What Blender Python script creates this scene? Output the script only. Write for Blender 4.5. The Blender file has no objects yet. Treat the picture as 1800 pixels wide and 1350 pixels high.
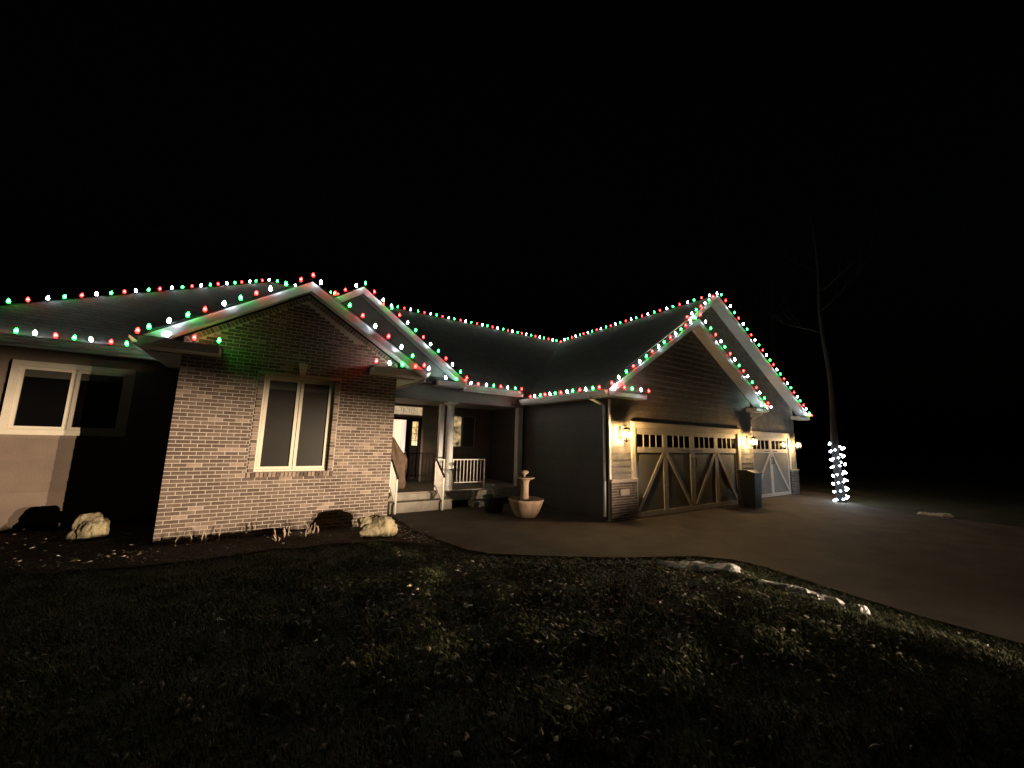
import bpy, math, random
import numpy as np
from mathutils import Vector, Matrix, noise as mnoise
random.seed(7); RNG = np.random.default_rng(11)
S = bpy.context.scene
COL = S.collection

# ------------------------------------------------------------------ camera
CAM = Vector((1.284, -8.801, 1.907))
cd = bpy.data.cameras.new('camera'); cam = bpy.data.objects.new('camera', cd); COL.objects.link(cam)
cd.sensor_width = 36.0; cd.lens = 13.346; cd.clip_end = 2000; cd.clip_start = 0.05
_f = Vector((0.54310, 0.82697, 0.14545)); _r = Vector((0.83339, -0.55203, 0.02679)); _u = Vector((-0.10244, -0.10667, 0.98900))
cam.matrix_world = Matrix(((_r.x, _u.x, -_f.x, CAM.x), (_r.y, _u.y, -_f.y, CAM.y), (_r.z, _u.z, -_f.z, CAM.z), (0, 0, 0, 1)))
S.camera = cam

# ------------------------------------------------------------------ night sky
W = bpy.data.worlds.new('World'); S.world = W; W.use_nodes = True
wn = W.node_tree.nodes; wl = W.node_tree.links
sky = wn.new('ShaderNodeTexSky'); sky.sky_type = 'NISHITA'; sky.sun_disc = False
sky.sun_elevation = math.radians(-4.0); sky.sun_rotation = math.radians(200)
wl.new(sky.outputs[0], wn['Background'].inputs[0]); wn['Background'].inputs[1].default_value = 0.03

# headlights of a car standing out on the driveway, shining across the lawn at the brick wing
def headlight(name, loc, aim, power):
    ld = bpy.data.lights.new(name, 'SPOT'); ld.energy = power; ld.color = (1.0, 0.745, 0.51)
    ld.spot_size = math.radians(38); ld.spot_blend = 1.0; ld.shadow_soft_size = 0.05
    o = bpy.data.objects.new(name, ld); COL.objects.link(o); o.location = loc
    d = Vector(aim) - Vector(loc)
    o.rotation_euler = d.to_track_quat('-Z', 'Y').to_euler(); o.scale = (1.0, 0.228, 1.0)
headlight('headlight_lamp', (15.6, -20.2, 0.36), (0.2, 0.6, 1.12), 28500)
headlight('headlight_lamp', (16.8, -19.26, 0.36), (1.2, 1.2, 1.12), 28500)

S.view_settings.view_transform = 'Standard'; S.view_settings.look = 'None'
S.view_settings.exposure = 0.0; S.view_settings.gamma = 1.0
S.cycles.max_bounces = 6; S.cycles.use_light_tree = True

# ------------------------------------------------------------------ materials
MAT = {}
def mat(name, col, rough=0.6, var=0.12, scale=6.0, bump=0.0, bscale=40.0, metal=0.0, spec=0.4, tint=False, col2=None, boardvar=0.0):
    m = bpy.data.materials.new(name); m.use_nodes = True; nt = m.node_tree; n = nt.nodes; L = nt.links
    b = n['Principled BSDF']; b.inputs['Roughness'].default_value = rough; b.inputs['Metallic'].default_value = metal
    b.inputs['Specular IOR Level'].default_value = spec
    tc = n.new('ShaderNodeTexCoord'); nz = n.new('ShaderNodeTexNoise')
    nz.inputs['Scale'].default_value = scale; nz.inputs['Detail'].default_value = 6
    L.new(tc.outputs['Object'], nz.inputs['Vector'])
    mx = n.new('ShaderNodeMix'); mx.data_type = 'RGBA'; mx.clamp_factor = True
    c2 = col2 if col2 else tuple(c * (1 - 2.2 * var) for c in col)
    mr = n.new('ShaderNodeMapRange'); mr.inputs['From Min'].default_value = 0.35; mr.inputs['From Max'].default_value = 0.65
    L.new(nz.outputs['Fac'], mr.inputs['Value']); L.new(mr.outputs['Result'], mx.inputs['Factor'])
    mx.inputs['A'].default_value = (*c2, 1); mx.inputs['B'].default_value = (*col, 1)
    out = mx.outputs['Result']
    if tint:
        at = n.new('ShaderNodeAttribute'); at.attribute_name = 'tint'
        mu = n.new('ShaderNodeMix'); mu.data_type = 'RGBA'; mu.blend_type = 'MULTIPLY'; mu.inputs['Factor'].default_value = 1
        L.new(out, mu.inputs['A']); L.new(at.outputs['Color'], mu.inputs['B']); out = mu.outputs['Result']
    if boardvar:
        oi = n.new('ShaderNodeObjectInfo'); rm = n.new('ShaderNodeMapRange'); rm.inputs['To Min'].default_value = 1-boardvar; rm.inputs['To Max'].default_value = 1+boardvar
        L.new(oi.outputs['Random'], rm.inputs['Value']); vm = n.new('ShaderNodeVectorMath'); vm.operation = 'SCALE'
        L.new(out, vm.inputs[0]); L.new(rm.outputs[0], vm.inputs['Scale']); out = vm.outputs[0]
    L.new(out, b.inputs['Base Color'])
    if bump:
        nb = n.new('ShaderNodeTexNoise'); nb.inputs['Scale'].default_value = bscale; nb.inputs['Detail'].default_value = 8
        L.new(tc.outputs['Object'], nb.inputs['Vector'])
        bp = n.new('ShaderNodeBump'); bp.inputs['Strength'].default_value = bump; bp.inputs['Distance'].default_value = 0.02
        L.new(nb.outputs['Fac'], bp.inputs['Height']); L.new(bp.outputs['Normal'], b.inputs['Normal'])
    MAT[name] = m; return m
def emis(name, col, strength):
    m = bpy.data.materials.new(name); m.use_nodes = True; nt = m.node_tree; nt.nodes.clear()
    e = nt.nodes.new('ShaderNodeEmission'); o = nt.nodes.new('ShaderNodeOutputMaterial')
    e.inputs[0].default_value = (*col, 1); e.inputs[1].default_value = strength
    nt.links.new(e.outputs[0], o.inputs[0]); MAT[name] = m; return m

mat('brick', (1.0, 1.0, 1.0), 0.85, 0.14, 9.0, 0.5, 60, tint=True)
mat('mortar', (0.52, 0.465, 0.41), 0.9, 0.07, 14.0, 0.4, 120)
mat('trim', (0.72, 0.66, 0.54), 0.5, 0.05, 3.0, 0.05, 30)
mat('white_trim', (0.80, 0.81, 0.79), 0.5, 0.06, 2.5, 0.08, 30)
mat('soffit', (0.72, 0.73, 0.72), 0.6, 0.05, 3.0)
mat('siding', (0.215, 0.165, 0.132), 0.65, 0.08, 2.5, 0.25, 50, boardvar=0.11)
mat('siding_shaded', (0.078, 0.071, 0.065), 0.65, 0.08, 2.5, 0.25, 50, boardvar=0.10)  # same house siding, with the garage side wall's shade put into the colour
mat('shake', (0.26, 0.235, 0.198), 0.75, 0.14, 4.0, 0.45, 70, boardvar=0.12)
mat('grey_panel', (0.24, 0.235, 0.225), 0.7, 0.06, 2.0, 0.1, 40)
mat('shingle', (0.032, 0.031, 0.031), 0.9, 0.22, 9.0, 0.9, 90)
def shingle_courses():
    m = MAT['shingle']; n = m.node_tree.nodes; L = m.node_tree.links; b = n['Principled BSDF']
    tc = n.new('ShaderNodeTexCoord'); sp = n.new('ShaderNodeSeparateXYZ'); L.new(tc.outputs['Object'], sp.inputs[0])
    ad = n.new('ShaderNodeMath'); ad.operation = 'ADD'; L.new(sp.outputs['X'], ad.inputs[0]); L.new(sp.outputs['Y'], ad.inputs[1])
    cb = n.new('ShaderNodeCombineXYZ'); L.new(ad.outputs[0], cb.inputs['X']); L.new(sp.outputs['Z'], cb.inputs['Y'])
    br = n.new('ShaderNodeTexBrick'); L.new(cb.outputs[0], br.inputs['Vector'])
    br.inputs['Scale'].default_value = 1.0; br.inputs['Brick Width'].default_value = 0.32; br.inputs['Row Height'].default_value = 0.085; br.inputs['Mortar Size'].default_value = 0.008
    br.inputs['Color1'].default_value = (0.075, 0.073, 0.072, 1); br.inputs['Color2'].default_value = (0.04, 0.04, 0.04, 1); br.inputs['Mortar'].default_value = (0.015, 0.015, 0.015, 1)
    old = b.inputs['Base Color'].links[0].from_socket
    mx = n.new('ShaderNodeMix'); mx.data_type = 'RGBA'; mx.inputs['Factor'].default_value = 0.6; L.new(old, mx.inputs['A']); L.new(br.outputs['Color'], mx.inputs['B']); L.new(mx.outputs['Result'], b.inputs['Base Color'])
    bp = n.new('ShaderNodeBump'); bp.inputs['Strength'].default_value = 0.6; bp.inputs['Distance'].default_value = 0.02; bp.invert = True
    L.new(br.outputs['Fac'], bp.inputs['Height']); L.new(b.inputs['Normal'].links[0].from_socket, bp.inputs['Normal']); L.new(bp.outputs['Normal'], b.inputs['Normal'])
shingle_courses()
mat('concrete', (0.098, 0.075, 0.054), 0.85, 0.16, 1.7, 0.5, 110)
mat('step_stone', (0.42, 0.385, 0.33), 0.85, 0.12, 5.0, 0.3, 50)
mat('lawn', (0.030, 0.034, 0.014), 0.9, 0.25, 2.4, 0.9, 25)
mat('grass', (1, 1, 1), 0.75, 0.10, 3.0, tint=True, spec=0.2)
mat('mulch', (0.040, 0.026, 0.017), 0.9, 0.25, 14.0, 1.0, 45)
mat('chips', (1, 1, 1), 0.6, 0.1, 30.0, tint=True, spec=0.5)
mat('boulder', (0.39, 0.335, 0.205), 0.95, 0.12, 6.0, 1.0, 26, col2=(0.23, 0.20, 0.135))
mat('white_metal', (0.74, 0.70, 0.62), 0.4, 0.05, 5.0)
mat('black_metal', (0.02, 0.019, 0.018), 0.45, 0.1, 10.0)
mat('door_dark', (0.010, 0.008, 0.007), 0.7, 0.1, 5.0, spec=0.1)
mat('door_panel', (0.235, 0.22, 0.185), 0.6, 0.08, 3.0, 0.12, 40)
mat('door_trim', (0.60, 0.56, 0.485), 0.55, 0.06, 5.0, 0.1, 40)
mat('dark_glass', (0.004, 0.004, 0.005), 0.08, 0.05, 3.0, spec=0.6)
mat('screen', (0.016, 0.0145, 0.011), 0.35, 0.1, 2.0, 0.1, 200, spec=0.5)
mat('blind', (0.06, 0.057, 0.047), 0.6, 0.05, 3.0)
mat('fountain_stone', (0.47, 0.34, 0.24), 0.85, 0.14, 7.0, 0.4, 35, col2=(0.34, 0.24, 0.17))
mat('planter_dark', (0.05, 0.048, 0.046), 0.6, 0.1, 6.0)
mat('bin_plastic', (0.018, 0.020, 0.019), 0.5, 0.1, 4.0)
mat('bark', (0.011, 0.0105, 0.010), 0.95, 0.2, 8.0, 1.0, 22)
mat('snow', (0.84, 0.84, 0.84), 0.6, 0.15, 9.0, 0.6, 25)
mat('burlap', (0.20, 0.135, 0.095), 0.95, 0.14, 8.0, 0.5, 120)
mat('stalk', (0.50, 0.39, 0.29), 0.8, 0.15, 20.0)
mat('leaf_dry', (0.60, 0.46, 0.30), 0.6, 0.1, 20.0)
mat('paper', (0.85, 0.83, 0.78), 0.6, 0.05, 10.0)
mat('wire', (0.012, 0.022, 0.014), 0.6, 0.05, 10.0)
mat('plaque', (0.55, 0.46, 0.37), 0.7, 0.08, 25.0, 0.3, 90)
def bulb_glow(name, col, strength):                     # moulded bulb: brightest round its middle, deeper colour at socket and tip
    m = emis(name, col, strength); nt = m.node_tree; n = nt.nodes; L = nt.links
    tc = n.new('ShaderNodeTexCoord'); sp = n.new('ShaderNodeSeparateXYZ'); L.new(tc.outputs['Object'], sp.inputs[0])
    cr = n.new('ShaderNodeFloatCurve'); mr = n.new('ShaderNodeMapRange'); mr.inputs['From Max'].default_value = 0.105
    L.new(sp.outputs['Z'], mr.inputs['Value']); L.new(mr.outputs[0], cr.inputs['Value'])
    c = cr.mapping.curves[0]; c.points[0].location = (0, 0.10); c.points[1].location = (1, 0.14); c.points.new(0.45, 1.0); c.points.new(0.2, 0.35); c.points.new(0.72, 0.6); cr.mapping.update()
    mu = n.new('ShaderNodeMath'); mu.operation = 'MULTIPLY'; mu.inputs[1].default_value = strength; L.new(cr.outputs[0], mu.inputs[0])
    L.new(mu.outputs[0], [x for x in n if x.type == 'EMISSION'][0].inputs[1])
bulb_glow('bulb_red', (1.0, 0.011, 0.010), 95)
bulb_glow('bulb_green', (0.014, 1.0, 0.075), 95)
bulb_glow('bulb_white', (0.78, 0.90, 1.0), 235)
emis('mini_white', (0.72, 0.86, 1.0), 48)
emis('lamp_glow', (1.0, 0.67, 0.33), 1650)

def lit_pane(name, c1, c2, strength, scale):            # lit room seen through a pane: warm light with soft vertical curtain folds
    m = bpy.data.materials.new(name); m.use_nodes = True; nt = m.node_tree; n = nt.nodes; L = nt.links
    b = n['Principled BSDF']; b.inputs['Base Color'].default_value = (0.05, 0.045, 0.04, 1); b.inputs['Roughness'].default_value = 0.12
    tc = n.new('ShaderNodeTexCoord'); mp = n.new('ShaderNodeMapping'); mp.inputs['Scale'].default_value = scale
    nz = n.new('ShaderNodeTexNoise'); nz.inputs['Scale'].default_value = 1.0; nz.inputs['Detail'].default_value = 3
    L.new(tc.outputs['Object'], mp.inputs['Vector']); L.new(mp.outputs[0], nz.inputs['Vector'])
    mr = n.new('ShaderNodeMapRange'); mr.inputs['From Min'].default_value = 0.36; mr.inputs['From Max'].default_value = 0.64
    L.new(nz.outputs['Fac'], mr.inputs['Value'])
    mx = n.new('ShaderNodeMix'); mx.data_type = 'RGBA'; L.new(mr.outputs[0], mx.inputs['Factor'])
    mx.inputs['A'].default_value = (*c1, 1); mx.inputs['B'].default_value = (*c2, 1)
    L.new(mx.outputs['Result'], b.inputs['Emission Color']); b.inputs['Emission Strength'].default_value = strength
    MAT[name] = m
lit_pane('lit_curtain', (0.45, 0.31, 0.27), (0.80, 0.53, 0.30), 2.2, (9, 1, 0.7))
lit_pane('lit_leaded', (0.30, 0.19, 0.07), (0.95, 0.62, 0.25), 1.3, (14, 3, 8))
lit_pane('lit_transom', (0.34, 0.25, 0.15), (0.50, 0.37, 0.22), 1.2, (6, 3, 14))
lit_pane('lit_room', (0.04, 0.03, 0.018), (0.62, 0.43, 0.20), 1.1, (3.5, 2, 4.2))

def thin_glass():
    m = bpy.data.materials.new('lantern_glass'); m.use_nodes = True; nt = m.node_tree; nt.nodes.clear(); n = nt.nodes
    t = n.new('ShaderNodeBsdfTransparent'); g = n.new('ShaderNodeBsdfGlossy'); g.inputs['Roughness'].default_value = 0.1
    mx = n.new('ShaderNodeMixShader'); mx.inputs[0].default_value = 0.08; o = n.new('ShaderNodeOutputMaterial')
    t.inputs[0].default_value = (1, 0.95, 0.85, 1)
    nt.links.new(t.outputs[0], mx.inputs[1]); nt.links.new(g.outputs[0], mx.inputs[2]); nt.links.new(mx.outputs[0], o.inputs[0])
    MAT['lantern_glass'] = m
thin_glass()

# ------------------------------------------------------------------ mesh building
class MB:
    def __init__(s): s.v = []; s.f = []; s.mi = []; s.t = []
    def add(s, vs, fs, mi=0, tint=None):
        o = len(s.v); s.v += [tuple(p) for p in vs]
        for q in fs:
            s.f.append(tuple(i + o for i in q)); s.mi.append(mi); s.t.append(tint or (1, 1, 1))
        return s
    def box(s, x0, x1, y0, y1, z0, z1, mi=0, tint=None):
        vs = [(x0,y0,z0),(x1,y0,z0),(x1,y1,z0),(x0,y1,z0),(x0,y0,z1),(x1,y0,z1),(x1,y1,z1),(x0,y1,z1)]
        return s.add(vs, [(0,3,2,1),(4,5,6,7),(0,1,5,4),(1,2,6,5),(2,3,7,6),(3,0,4,7)], mi, tint)
    def prism(s, poly, d, mi=0):                        # closed polygon (3d points) swept by d
        n = len(poly); d = Vector(d); a = [Vector(p) for p in poly]
        vs = a + [p + d for p in a]
        fs = [tuple(range(n))[::-1], tuple(range(n, 2*n))] + [(i, (i+1) % n, (i+1) % n + n, i + n) for i in range(n)]
        return s.add(vs, fs, mi)
    def bar(s, p0, p1, w, h, up=(0,0,1), mi=0, tint=None):   # box along p0-p1, w across, h along up
        p0 = Vector(p0); p1 = Vector(p1); d = (p1 - p0).normalized(); a = d.cross(Vector(up)).normalized(); b = a.cross(d)
        vs = []
        for p in (p0, p1):
            for i, j in ((-1,-1),(1,-1),(1,1),(-1,1)): vs.append(p + a*(i*w/2) + b*(j*h/2))
        return s.add(vs, [(3,2,1,0),(4,5,6,7),(0,1,5,4),(1,2,6,5),(2,3,7,6),(3,0,4,7)], mi, tint)
    def tube(s, path, r, n=8, mi=0):
        path = [Vector(p) for p in path]; rr = r if hasattr(r, '__len__') else [r]*len(path)
        vs = []
        for i, p in enumerate(path):
            d = (path[min(i+1, len(path)-1)] - path[max(i-1, 0)]).normalized()
            a = d.cross(Vector((0,0,1)) if abs(d.z) < 0.95 else Vector((1,0,0))).normalized(); b = d.cross(a)
            for k in range(n):
                t = 2*math.pi*k/n; vs.append(p + (a*math.cos(t) + b*math.sin(t))*rr[i])
        fs = []
        for i in range(len(path)-1):
            for k in range(n): fs.append((i*n+k, i*n+(k+1)%n, (i+1)*n+(k+1)%n, (i+1)*n+k))
        fs += [tuple(range(n))[::-1], tuple(range((len(path)-1)*n, len(path)*n))]
        return s.add(vs, fs, mi)
    def lathe(s, prof, c, n=24, mi=0, lobes=None):      # prof: (radius, z)
        vs = []
        for r, z in prof:
            for k in range(n):
                t = 2*math.pi*k/n; q = r*(lobes(t, z) if lobes else 1)
                vs.append((c[0]+q*math.cos(t), c[1]+q*math.sin(t), c[2]+z))
        fs = []
        for i in range(len(prof)-1):
            for k in range(n): fs.append((i*n+k, i*n+(k+1)%n, (i+1)*n+(k+1)%n, (i+1)*n+k))
        fs += [tuple(range(n))[::-1], tuple(range((len(prof)-1)*n, len(prof)*n))]
        return s.add(vs, fs, mi)
    def mesh(s, name, mats, smooth=False):
        me = bpy.data.meshes.new(name); me.from_pydata(s.v, [], s.f); me.update()
        for m in (mats if isinstance(mats, (list, tuple)) else [mats]): me.materials.append(MAT[m])
        me.polygons.foreach_set('material_index', s.mi)
        if any(t != (1, 1, 1) for t in s.t):
            a = me.attributes.new('tint', 'FLOAT_COLOR', 'FACE')
            a.data.foreach_set('color', [c for t in s.t for c in (*t, 1.0)])
        if smooth: me.polygons.foreach_set('use_smooth', [True]*len(s.f))
        return me
    def build(s, name, mats, parent=None, smooth=False):
        base = Vector((0, 0, 0)); p = parent
        while p is not None: base += p.location; p = p.parent
        if base.length > 0: s.v = [(a-base.x, b-base.y, c-base.z) for a, b, c in s.v]
        o = bpy.data.objects.new(name, s.mesh(name, mats, smooth)); COL.objects.link(o)
        if parent: o.parent = parent
        return o
def tag(o, label=None, cat=None, group=None, kind=None):
    for k, v in (('label', label), ('category', cat), ('group', group), ('kind', kind)):
        if v: o[k] = v
    return o
def empty(name, loc, label, cat, group=None):
    o = bpy.data.objects.new(name, None); COL.objects.link(o); o.location = loc; o.empty_display_size = 0.1
    return tag(o, label, cat, group)
def box(name, m, parent, *a): return MB().box(*a).build(name, m, parent)
def smooth01(t): t = min(max(t, 0.0), 1.0); return t*t*(3-2*t)

# ------------------------------------------------------------------ ground
DRIVE = [(4.36,1.75),(4.38,0.87),(4.37,-0.02),(4.41,-0.64),(4.56,-1.51),(4.72,-2.24),(5.0,-2.65),(5.53,-3.05),(6.14,-3.45),(6.93,-3.95),(7.6,-4.25),
         (8.25,-4.55),(8.65,-5.0),(8.72,-5.5),(8.60,-6.1),(8.45,-6.8),(8.38,-7.5),(8.40,-8.3),(8.5,-10),(8.8,-13),(9.2,-18),(9.8,-26),(10.5,-40),(18.5,-40),(19.2,-20),(19.3,-9),(19.3,-6),
         (19.7,-4.3),(20.6,-3.2),(23.2,-2.2),(23.2,-1.0),(9.0,-1.0),(9.0,1.75)]
DV = np.array(DRIVE); DE = np.roll(DV, -1, 0)
def drive_dist(P):                                       # signed distance to the paved area, + outside
    P = np.atleast_2d(P); d = np.full(len(P), 1e9); ins = np.zeros(len(P), bool)
    for a, b in zip(DV, DE):
        ab = b-a; t = np.clip(((P-a)@ab)/(ab@ab), 0, 1); d = np.minimum(d, np.hypot(*(P-(a+t[:, None]*ab)).T))
        if a[1] != b[1]:
            c = ((a[1] > P[:, 1]) != (b[1] > P[:, 1])) & (P[:, 0] < (b[0]-a[0])*(P[:, 1]-a[1])/(b[1]-a[1])+a[0]); ins ^= c
    return np.where(ins, -d, d)
_w = RNG.uniform(0, 6.28, (26, 2)); _k = RNG.normal(0, 1, (26, 2)); _k *= (np.concatenate([RNG.uniform(0.5, 1.5, 10), RNG.uniform(3, 9, 16)])/np.hypot(*_k.T))[:, None]
_am = np.concatenate([np.full(10, 0.010), np.full(16, 0.0055)])
def ground_z(P):
    P = np.atleast_2d(np.asarray(P, float)); d = drive_dist(P)
    t = np.clip(d/1.6, 0, 1); t = t*t*(3-2*t)
    z = -0.135 + 0.13*t
    hump = np.exp(-(((P[:, 0]-2.5)/4.5)**2 + ((P[:, 1]+7.0)/3.2)**2)); z = z + 0.10*hump*t + 0.055*t*np.exp(-(((P[:, 0]-6.2)/1.7)**2 + ((P[:, 1]+6.6)/1.5)**2)) + 0.34*t*np.exp(-(((P[:, 0]-7.0)/1.1)**2 + ((P[:, 1]+12.0)/2.3)**2)) + 0.05*t*np.exp(-(((P[:, 0]-4.2)/2.0)**2 + ((P[:, 1]+3.2)/1.2)**2))  # tallest rise is added out of view to shade the near lawn
    bed = np.clip((P[:, 1]+1.2)/1.0, 0, 1)*np.clip((4.2-P[:, 0])/1.0, 0, 1)
    n = sum(a*np.sin(P@k + w[0]) for a, k, w in zip(_am, _k, _w))
    far = np.clip((np.hypot(P[:, 0]-5, P[:, 1]+3)-14)/20, 0, 1)
    z = z + n*t*(1-0.6*bed) - far*0.10
    return np.where(d < 0.02, -0.21, z)
def gz(x, y): return float(ground_z([(x, y)])[0])

xs = np.concatenate([[-400, -200, -90, -50, -30, -20, -14], np.arange(-10, 11.01, 0.14), np.arange(11.5, 26, 0.6), [30, 40, 60, 100, 200, 400]])
ys = np.concatenate([[-400, -200, -90, -50, -35, -25, -18, -14, -11.5], np.arange(-10, 3.01, 0.14), np.arange(3.6, 16, 0.8), [20, 30, 50, 90, 200, 400]])
X, Y = np.meshgrid(xs, ys); Pg = np.stack([X.ravel(), Y.ravel()], 1); Zg = ground_z(Pg)
nx = len(xs); fs = [(j*nx+i, j*nx+i+1, (j+1)*nx+i+1, (j+1)*nx+i) for j in range(len(ys)-1) for i in range(nx-1)]
g = MB(); g.v = [(a, b, c) for (a, b), c in zip(Pg.tolist(), Zg.tolist())]; g.f = fs; g.mi = [0]*len(fs); g.t = [(1, 1, 1)]*len(fs)
tag(g.build('lawn', 'lawn', None, True), 'dark rough winter lawn sloping down to the driveway', kind='structure')
tag(MB().prism([(a, b, -0.12) for a, b in DRIVE], (0, 0, -0.12)).build('driveway', 'concrete'), 'pale concrete driveway and walk in front of the garage', kind='structure')

# ------------------------------------------------------------------ house
H = empty('house', (0, 0, 0), 'single storey house with brick wing, porch and double gabled garage, lights along its roof', 'house')

# --- brick wing -------------------------------------------------------
CO = 0.0677; BL = 0.203; MJ = 0.0115
RX, RZ = 1.88, 4.97                                      # wing ridge
def wing_top(xx): return RZ - 0.16 - (0.651 if xx < RX else 0.62)*abs(xx-RX)
WX0, WX1, WZ0, WZ1 = 1.27, 2.55, 1.17, 3.05
mw = MB()
mw.box(0, WX0, -0.003, 0.12, -0.2, 3.1); mw.box(WX1, 3.84, -0.003, 0.12, -0.2, 3.1); mw.box(WX0, WX1, -0.003, 0.12, -0.2, WZ0); mw.box(WX0, WX1, -0.003, 0.12, WZ1, 3.1)
mw.prism([(0, -.003, 3.1), (3.84, -.003, 3.1), (3.84, -.003, wing_top(3.84)), (RX, -.003, wing_top(RX)), (0, -.003, wing_top(0))], (0, .11, 0))
bw = mw.build('brick_wall', 'mortar', H)
TINTS = []
for i in range(14):
    t = random.random(); dark = (0.115, 0.083, 0.065); lite = (0.30, 0.232, 0.184)
    k = [0.0, 0.08, 0.15, 0.2, 0.28, 0.33, 0.4, 0.45, 0.5, 0.6, 0.7, 0.85, 0.12, 0.24][i]
    TINTS.append(tuple(a+(b-a)*k for a, b in zip(dark, lite)))
ORDER = sorted(range(14), key=lambda i: sum(TINTS[i]))
PALE = (0.36, 0.28, 0.22)
def bevel_brick(w, h, tint, dpt=0.05, proud=0.009):      # brick with worn edges; front at -proud
    m = MB(); e = 0.004; y0 = -proud
    jit = lambda: random.uniform(-0.002, 0.002)
    fr = [(-w/2+e+jit(), y0, -h/2+e+jit()), (w/2-e+jit(), y0, -h/2+e+jit()), (w/2-e+jit(), y0, h/2-e+jit()), (-w/2+e+jit(), y0, h/2-e+jit())]
    md = [(-w/2, y0+e, -h/2), (w/2, y0+e, -h/2), (w/2, y0+e, h/2), (-w/2, y0+e, h/2)]
    bk = [(a, dpt, c) for a, b, c in md]
    f = [(0, 1, 2, 3)] + [(4+i, 4+(i+1) % 4, (i+1) % 4, i) for i in range(4)] + [(8+i, 8+(i+1) % 4, 4+(i+1) % 4, 4+i) for i in range(4)]
    return m.add(fr+md+bk, f, 0, tint)
cells = []
k = -3
while True:
    z0 = k*CO
    if z0 > 4.7: break
    off = 0 if k % 2 == 0 else -BL/2
    xx = off
    while xx < 3.84:
        a, b = max(xx, 0.0), min(xx+BL-MJ, 3.84); xx += BL
        zc0, zc1 = z0, z0+CO-MJ
        segs = [(a, b)]
        if zc1 > WZ0-0.075 and zc0 < WZ1+0.03:            # keep clear of window and its raised brick border
            L_, R_ = WX0-0.10, WX1+0.10
            segs = [(a, min(b, L_-MJ)), (max(a, R_+MJ), b)]
        for p, q in segs:
            if q-p < 0.035: continue
            if zc1 > wing_top(p)-0.115 or zc1 > wing_top(q)-0.115: continue
            cells.append((p, q, zc0, zc1))
    k += 1
cells.sort(key=lambda c: (Vector(((c[0]+c[1])/2, 0, (c[2]+c[3])/2))-CAM).length if c[2] > 0.0 else 99)
variants = {}
rest = MB(); nobj = 0
for p, q, z0, z1 in cells:
    w = round(q-p, 3)
    nz_ = math.sin(p*2.3+1.0)*math.sin(z0*2.9+p*1.1) + 0.45*math.sin(p*6.1+z0*3.0) + 0.25*(p-1.9)
    t = ORDER[min(13, max(0, int(random.gauss(5.5+3.2*nz_, 3.6))))]
    if random.random() < 0.03+0.05*max(0, nz_): t = 99
    dy = random.uniform(-0.002, 0.003); cx, cz = (p+q)/2, (z0+z1)/2
    full = abs(w-(BL-MJ)) < 0.002 or abs(w-(BL/2-MJ)) < 0.002
    if nobj < 300 and full:
        key = (w > 0.12, t)
        if key not in variants:
            variants[key] = bevel_brick(BL-MJ if key[0] else BL/2-MJ, CO-MJ, PALE if t == 99 else TINTS[t]).mesh('brick', 'brick')
        o = bpy.data.objects.new('brick', variants[key]); COL.objects.link(o); o.parent = bw
        o.location = (cx, dy, cz); o.rotation_euler = (random.uniform(-.006, .006), random.uniform(-.004, .004), random.uniform(-.008, .008)); nobj += 1
    else:
        m = bevel_brick(w, CO-MJ, PALE if t == 99 else TINTS[t])
        rest.add([(a+cx, b+dy, c+cz) for a, b, c in m.v], m.f, 0, m.t[0])
# rowlock course up the rakes
for sgn, slope in ((-1, 0.651), (1, 0.62)):
    n = 40; ln = math.hypot(1, slope)
    for i in range(n):
        s_ = 0.03 + i*CO/ln
        x_ = RX + sgn*s_
        if not (0.02 < x_ < 3.82): continue
        c_ = Vector((x_, 0, wing_top(x_)-0.055*ln)); ax = Vector((sgn/ln, 0, -slope/ln)); pe = Vector((sgn*slope/ln, 0, 1/ln))
        m = bevel_brick(CO-MJ, 0.095, random.choice(TINTS), 0.05, 0.014)
        rest.add([c_ + ax*(a*sgn) + pe*c + Vector((0, b, 0)) for a, b, c in m.v], [f[::-1] for f in m.f] if sgn < 0 else m.f, 0, m.t[0])
o = rest.build('brick', 'brick', bw); tag(o, 'bricks of the upper and farther wall', kind='stuff')
# raised brick border round the window
z = WZ0; i = 0
while z < WZ1-0.02:
    for side in (0, 1):
        wd = 0.092 if i % 2 else 0.085
        cx = WX0-wd/2-0.002 if side == 0 else WX1+wd/2+0.002
        tt = PALE if (i % 4 in (1, 2)) ^ (random.random() < 0.15) else random.choice(TINTS)
        b_ = bevel_brick(wd, CO-MJ, tt, 0.05, 0.026); b_.v = [(a+cx, b, c+z+CO/2) for a, b, c in b_.v]; b_.build('border_brick', 'brick', bw)
    z += CO; i += 1
x_ = WX0-0.10; i = 0
while x_ < WX1+0.06:
    tt = PALE if random.random() < 0.42 else random.choice(TINTS)
    b_ = bevel_brick(CO-MJ, 0.092, tt, 0.05, 0.034); b_.v = [(a+x_+CO/2, b, c+WZ0-0.05) for a, b, c in b_.v]; b_.build('sill_brick', 'brick', bw)
    x_ += CO; i += 1
MB().prism([(1.865, -0.035, WZ1+0.025), (1.955, -0.035, WZ1+0.025), (1.995, -0.035, WZ1+0.29), (1.825, -0.035, WZ1+0.29)], (0, 0.06, 0)).build('keystone', 'plaque', bw)
MB().box(WX0-0.09, 1.86, -0.022, 0.03, WZ1+0.004, WZ1+0.055).box(1.96, WX1+0.09, -0.022, 0.03, WZ1+0.004, WZ1+0.055).build('lintel', 'plaque', bw)
# wing side walls
sw = MB().box(0.002, 0.12, 0.121, 2.3, -0.2, 3.42).build('side_wall', 'grey_panel', H)
MB().box(3.72, 3.838, 0.121, 4.6, -0.2, 3.42).build('side_wall', 'grey_panel', H)

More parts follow.
